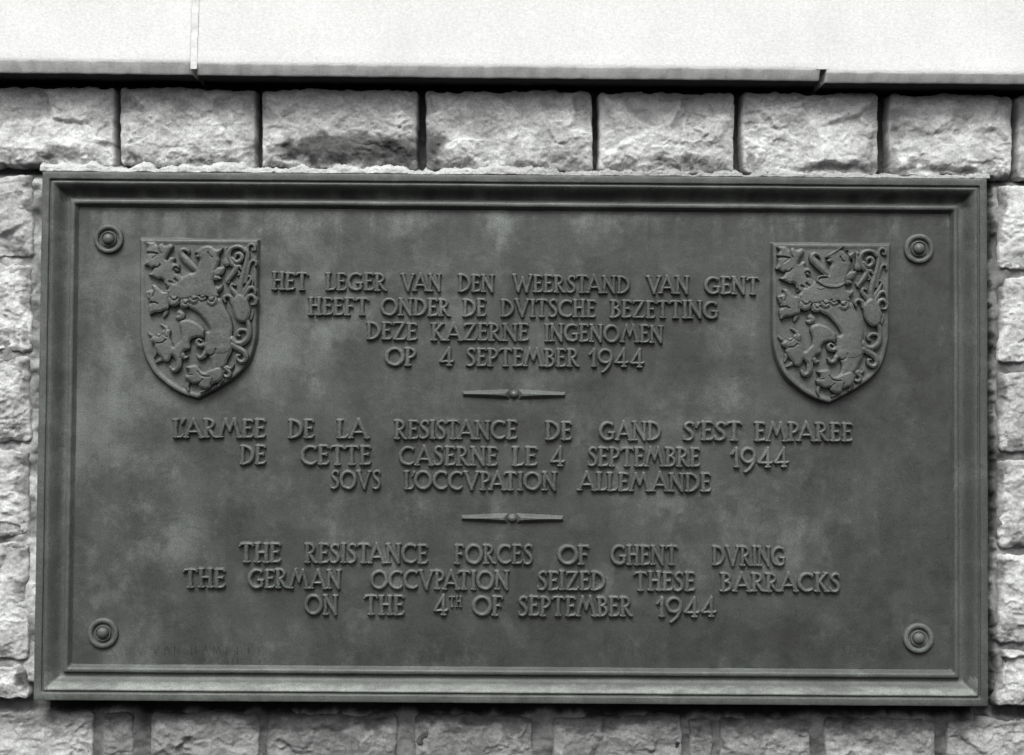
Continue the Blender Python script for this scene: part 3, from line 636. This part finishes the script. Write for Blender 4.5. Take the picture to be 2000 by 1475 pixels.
def stone(x0, x1, y0, y1, seed, tone=1.0, depth=-0.012, bulge=0.014, rough=1.0, s_top=.0085, s_bot=.0085, soot_shade=(), rad=9e-3, cell=0.085, crust_shade=0.0):
    """x0..y1 photo pixels; soot = (px, py, rx, ry, strength)"""
    q = [(x0, row(y0, x0, s_top)), (x1, row(y0, x1, s_top)), (x1, row(y1, x1, s_bot)), (x0, row(y1, x0, s_bot))]
    px_, pz_ = P(np.array([a for a, b in q]), np.array([b for a, b in q]), -0.02)
    w = px_[1]-px_[0]; h = pz_[0]-pz_[3]
    st = 0.0024
    nu, nv = int(w/st)+2, int(h/st)+2
    U, Vv = np.meshgrid(np.linspace(0, 1, nu), np.linspace(0, 1, nv))
    X = (px_[3]*(1-U)+px_[2]*U)*(1-Vv)+(px_[0]*(1-U)+px_[1]*U)*Vv
    Z = (pz_[3]*(1-U)+pz_[2]*U)*(1-Vv)+(pz_[0]*(1-U)+pz_[1]*U)*Vv
    dx = np.minimum(U, 1-U)*w; dz = np.minimum(Vv, 1-Vv)*h
    # wander of the arrises
    amp = np.exp(-dx/0.03)
    X = X+0.0050*fbm(Z*22+seed, X*3+seed*1.7, seed, 4)*amp*rough
    Z = Z+0.0100*fbm(X*26+seed*3.1, Z*3, seed+9, 5, .6)*np.exp(-dz/0.03)*rough
    e = np.minimum(dx, dz)
    # rounded corner distance
    rr = 0.012
    cxn = np.clip(rr-dx, 0, None); czn = np.clip(rr-dz, 0, None); de = rr-np.hypot(cxn, czn); de = np.where((dx < rr) & (dz < rr), de, e)
    de = de+0.004*fbm(X*40, Z*40, seed+21, 3)*rough
    edge = sstep(-0.002, rad, de)
    body = bulge*sstep(-0.01, 0.040, de)
    rock = facets(X, Z, seed+30, cell)*0.30*rough+facets(X+3, Z, seed+60, cell*0.36)*0.24*rough+0.0062*rough*fbm(X*20, Z*26, seed+2, 5, 0.48)
    rock += 0.0020*rough*fbm(X*150, Z*170, seed+5, 3, 0.6)
    tq = 2.6*fbm(X*9, Z*15, seed+15, 5, 0.55)+seed*0.37; fr = tq-np.floor(tq)
    rock += rough*0.0050*(sstep(0.0, 0.10, fr)-fr)*(0.6+fbm(X*8, Z*8, seed+16, 2))
    rock *= sstep(0.0, 0.016, de)*0.9+0.1
    Hh = (-depth+body+rock)
    Y = 0.030*(1-edge)-Hh*edge
    # side skirt back into the wall
    bd = (dx <= 1e-9) | (dz <= 1e-9); Y = np.where(bd, 0.035, Y)
    # tone
    tn = tone*(1+0.30*fbm(X*12, Z*12, seed+40, 5, .6)+0.14*fbm(X*70, Z*70, seed+41, 3))
    tn *= 1-0.22*sstep(0.15, 0.42, fbm(X*16, Z*22, seed+44, 6, .65))
    tn *= 1-0.55*sstep(0.05, 0.30, fbm(X*38, Z*60, seed+46, 6, .65))*(1-sstep(0.05, 0.38, Vv+0.2*fbm(X*9, X*0, seed+47, 3)))
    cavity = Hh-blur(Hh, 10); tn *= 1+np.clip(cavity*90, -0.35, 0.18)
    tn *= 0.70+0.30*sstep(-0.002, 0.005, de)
    if crust_shade: tn *= 1-crust_shade*(1-sstep(0.004, 0.020, (1-Vv)*h-0.012+0.030*fbm(X*26, Z*40, seed+48, 6, .62)))  # dark top edge: dirt, also painted to deepen the shade there
    for (sx, sy, rx, ry, k) in soot_shade:
        cx_, cz_ = P(sx, sy, -0.02)
        qd = ((X-cx_+0.012*fbm(X*30, Z*30, seed+51, 4))/(rx*1e-3))**2+((Z-cz_+0.012*fbm(X*30, Z*30, seed+52, 4))/(ry*1e-3))**2
        m_ = (1-sstep(0.35, 1.25, qd+0.5*fbm(X*60, Z*80, seed+50, 4)))*k
        tn *= np.where(m_ > 0, 1-m_, 1-m_)
    Vt = np.stack([X, Y, Z], -1).reshape(-1, 3)
    o = link_mesh('stone', Vt-WOFF, gridfaces(nu, nv), M_STONE, wall)
    attr(o, 'tone', np.clip(tn, 0.05, 1.9))
    return o
tops = [(-120,223,1.08,[(120,300,50,18,.6),(205,282,22,8,.6),(60,318,40,8,.6)]),(233,498,1.02,[(420,312,60,10,.55),(255,302,25,20,.4),(490,295,22,25,.4)]),
        (509,815,.92,[(672,290,150,36,.80),(790,300,60,40,.6),(560,300,60,18,.5)]),(831,1158,.98,[(842,292,38,46,.78),(1025,322,40,9,.5),(905,318,30,8,.45)]),
        (1169,1436,.98,[(1330,318,80,12,.5)]),(1450,1717,1.0,[(1620,328,70,9,.6),(1700,322,40,12,.5)]),(1737,1979,1.05,[(1745,310,18,28,.5),(1870,335,50,8,.4)]),(1990,2300,1.0,[])]
for k, (a, b, tn, so_) in enumerate(tops):
    stone(a-2, b+2, 174, 336, 100+k*13, tn*1.22, soot_shade=so_, s_bot=.012, rough=.80, bulge=.010, depth=-.014, rad=4e-3)
for k, (y0, y1, tn, xr) in enumerate([(347,513,.98,64),(523,698,1.1,62),(704,878,.95,60),(885,1060,1.12,57),(1067,1303,1.05,55),(1310,1378,1.1,54)]):
    stone(-160, xr, y0, y1, 300+k*17, tn, rough=.85, rad=5e-3, bulge=.006, depth=-.010, soot_shade=[(62-k*3, (y0+y1)/2-30, 22, 30, .5), (60-k*3, y0+12, 26, 14, .6)], cell=.06, s_top=.0085, s_bot=.0085)
for k, (y0, y1, tn) in enumerate([(349,518,1.12),(529,704,1.16),(713,876,.86),(888,1064,1.08),(1072,1254,1.12),(1262,1378,1.1)]):
    stone(1949-k*0.6, 2160, y0, y1, 500+k*19, tn, rough=.7, rad=5e-3, bulge=.006, depth=-.010, soot_shade=[(1952, (y0+y1)/2-20, 14, 60, .45), (1955, y0+30, 14, 30, .4)], cell=.07)
for k, (a, b, tn) in enumerate([(-160,180,.80),(192,258,.40),(286,505,.50),(517,776,.46),(806,1042,.44),(1078,1337,.48),(1347,1397,.5),(1405,1590,.46),(1612,1836,.52),(1854,2160,.72)]):  # dark tops below the plaque mix soot with its painted shadow
    wd = b-a
    stone(a, b, 1401, 1570, 700+k*23, tn*1.08, crust_shade=0.55 if 0 < k < 9 else 0.45, rough=.75, bulge=.004, depth=.003, rad=4e-3, soot_shade=[((max(a, 60)+min(b, 1990))/2, row(1386, (a+b)/2), wd*.62, 16, .55), (a+wd*.2, row(1396, a), wd*.25, 14, .5)] if 0 < k < 9 else [(150, 1385, 70, 14, .5)] if k == 0 else [(1870, 1400, 40, 20, .4)], cell=.07)

# mortar bed behind and between the stones
xs = np.arange(-1.25, 1.25, 0.004); zs = np.arange(-0.92, 0.72, 0.004)
X, Z = np.meshgrid(xs, zs)
top_z = PH/2+0.003
shallow = 1-sstep(top_z-0.02, top_z+0.01, Z)
Y = 0.024-shallow*(0.031+0.008*fbm(X*25, Z*25, 5, 4))+0.006*fbm(X*60, Z*60, 6, 5, .6)
# smeared pointing below the plaque and along its sides
lowz = 1-sstep(-PH/2-0.01, -PH/2+0.01, Z)
Y += 0.015*lowz
tone_m = 0.74+0.75*fbm(X*18, Z*18, 8, 5)
tone_m = np.where(Z > top_z, 0.16, tone_m)
wob = 0.012*fbm(X*24, X*0+3, 12, 5, .65)
soot_shade_b = 1-sstep(0.022, 0.030, np.abs(Z+PH/2+0.004)+wob)  # band under the plaque: soot plus its shadow painted into the mortar
tone_m *= 1-0.90*soot_shade_b*(np.abs(X) < PW/2-0.01)
Y += 0.016*soot_shade_b
gap_r = 1-sstep(0.012, 0.018, np.abs(X-PW/2-0.006)+0.012*fbm(Z*24, X*0+7, 14, 5, .65))  # mortar darker and set back along the plaque's right edge
tone_m *= 1-0.80*gap_r; Y += 0.014*gap_r
tone_m *= (1-0.55*sstep(0.925, 0.935, X))*(1-0.58*lowz)
inside = (np.abs(X) < PW/2-0.03) & (np.abs(Z) < PH/2-0.03)
k = ~inside; keep = k[:-1, :-1] | k[1:, :-1] | k[:-1, 1:] | k[1:, 1:]
V = np.stack([X, Y, Z], -1).reshape(-1, 3)
Vf, Fc, tm = compact(V, gridfaces(len(xs), len(zs), keep), tone_m.ravel())
mb = link_mesh('mortar_bed', Vf-WOFF, Fc, M_STONE, wall); attr(mb, 'tone', tm)

# ragged fillet of pointing mortar lying on the plaque's top edge
xs = np.arange(-PW/2-0.006, PW/2+0.008, 0.0018); n = 22
tt = np.linspace(0, 1, n)
X, T = np.meshgrid(xs, tt)
right = sstep(-0.15, 0.10, X)
top_e = PH/2+0.025+0.016*fbm(X*26, X*0+2, 71, 6, .68)-0.003*right
top_e += 0.010*np.clip(fbm(X*9, X*0+5, 75, 4), 0, 1)*(1-right)
bot_e = PH/2+0.0004
Z = bot_e+(top_e-bot_e)*T
Y = -0.0405+0.007*T+0.034*sstep(0.35, 1.0, T)+0.0035*fbm(X*70, Z*90, 73, 5, .6)+0.004*fbm(X*22, Z*30, 74, 3)
Y = np.where(T > 0.99, 0.02, Y)
Y = np.where(T < 0.02, -0.002, Y)
V = np.stack([X, Y, Z], -1).reshape(-1, 3)
mf = link_mesh('mortar_fillet', V-WOFF, gridfaces(len(xs), n), M_STONE, wall)
tn = (0.98-0.25*right)*(1+0.2*fbm(X*30, Z*50, 79, 4)); tn -= 0.5*sstep(.55, .9, T)*np.clip(fbm(X*60, Z*60, 83, 3), 0, 1)
attr(mf, 'tone', tn)

# smooth pale ledge stones above
def ledge(px0, px1, pyl, pyr, strip, proud, seed):
    """front edge bottom line from (px0, pyl) to (px1, pyr)"""
    yf = -0.082-proud
    (X0, X1), (Z0, Z1) = P(np.array([px0, px1]), np.array([pyl, pyr]), yf)
    prof_l = [(0.03, 0.0), (0.0, 0.0), (-0.03, 0.0), (-0.055, 0.0), (yf+0.006, 0.0), (yf+0.0035, 0.001), (yf+0.002, 0.003), (yf-0.0075+0.0, strip-0.003), (yf-0.0085, strip-0.001), (yf-0.0092, strip+0.0015), (yf-0.0092, strip+0.006)]
    zz = [0.02, 0.04, 0.07, 0.10, 0.13, 0.17, 0.21]
    prof_l += [(yf-0.0092+0.018*z/0.2, strip+z) for z in zz]
    prof_l += [(0.03, strip+0.215)]
    nxs = int((X1-X0)/0.006); vs = []
    for i in range(nxs+1):
        f = i/nxs; x = X0+(X1-X0)*f; zb = Z0+(Z1-Z0)*f
        for (y, z) in prof_l: vs.append((x, y, zb+z))
    Vv = np.array(vs); Vv[:, 2] += 0.0009*fbm(Vv[:, 0]*40, Vv[:, 1]*10, seed, 4); Vv[:, 1] += 0.0008*fbm(Vv[:, 0]*30, Vv[:, 2]*30, seed+1, 4)
    m = len(prof_l); i = np.arange(nxs)[:, None]; j = np.arange(m-1)[None, :]
    a = i*m+j; b = a+m
    Fq = np.stack([a, b, b+1, a+1], -1).reshape(-1, 4)
    nv = len(Vv)
    # end caps as fans of quads back to the wall
    caps_v = []; caps_f = []
    for end, flip in ((0, False), (nxs, True)):
        base = nv+len(caps_v)
        for jj in range(m): v = Vv[end*m+jj]; caps_v.append((v[0], 0.03, v[2]))
        for jj in range(m-1):
            q = (end*m+jj, end*m+jj+1, base+jj+1, base+jj); caps_f.append(q if not flip else q[::-1])
    Vv = np.vstack([Vv, np.array(caps_v)]); Fq = np.vstack([Fq, np.array(caps_f)])
    o = link_mesh('ledge_stone', Vv-WOFF, Fq, M_COPING, wall, True)
    # underside: grime and its deep shade painted near black; arris paled to offset shade
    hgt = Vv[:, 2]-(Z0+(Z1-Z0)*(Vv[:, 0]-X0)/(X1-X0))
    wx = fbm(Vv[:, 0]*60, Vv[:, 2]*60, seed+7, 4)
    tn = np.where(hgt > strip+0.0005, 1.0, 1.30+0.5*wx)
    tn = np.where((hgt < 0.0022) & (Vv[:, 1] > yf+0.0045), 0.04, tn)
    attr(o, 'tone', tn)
    return o
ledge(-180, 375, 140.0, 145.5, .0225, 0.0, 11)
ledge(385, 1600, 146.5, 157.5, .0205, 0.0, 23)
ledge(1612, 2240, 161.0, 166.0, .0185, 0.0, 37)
# mortar plug in the left ledge joint
(Xa, Xb), (Za, Zb) = P(np.array([373.0, 388.0]), np.array([136.0, -60.0]), -0.088)
xs = np.linspace(Xa, Xb, 7); zs = np.linspace(Za, Zb, 60); X, Z = np.meshgrid(xs, zs)
Y = -0.0930+0.090*np.clip(Z-Za-.012, 0, 1)+0.002*fbm(X*90, Z*60, 5, 3)
V = np.stack([X, Y, Z], -1).reshape(-1, 3); mj = link_mesh('joint_mortar', V-WOFF, gridfaces(7, 60), M_COPING, wall); attr(mj, 'tone', np.ones(420))
(Xa, Xb), (Za, Zb) = P(np.array([1594.0, 1618.0]), np.array([136.0, -60.0]), -0.088)
xs = np.linspace(Xa, Xb, 7); zs = np.linspace(Za, Zb, 60); X, Z = np.meshgrid(xs, zs)
Y = -0.0914+0.090*np.clip(Z-Za-.004, 0, 1)+0.0006*fbm(X*90, Z*60, 5, 3)
V = np.stack([X, Y, Z], -1).reshape(-1, 3); mj = link_mesh('joint_mortar', V-WOFF, gridfaces(7, 60), M_COPING, wall); attr(mj, 'tone', np.ones(420))
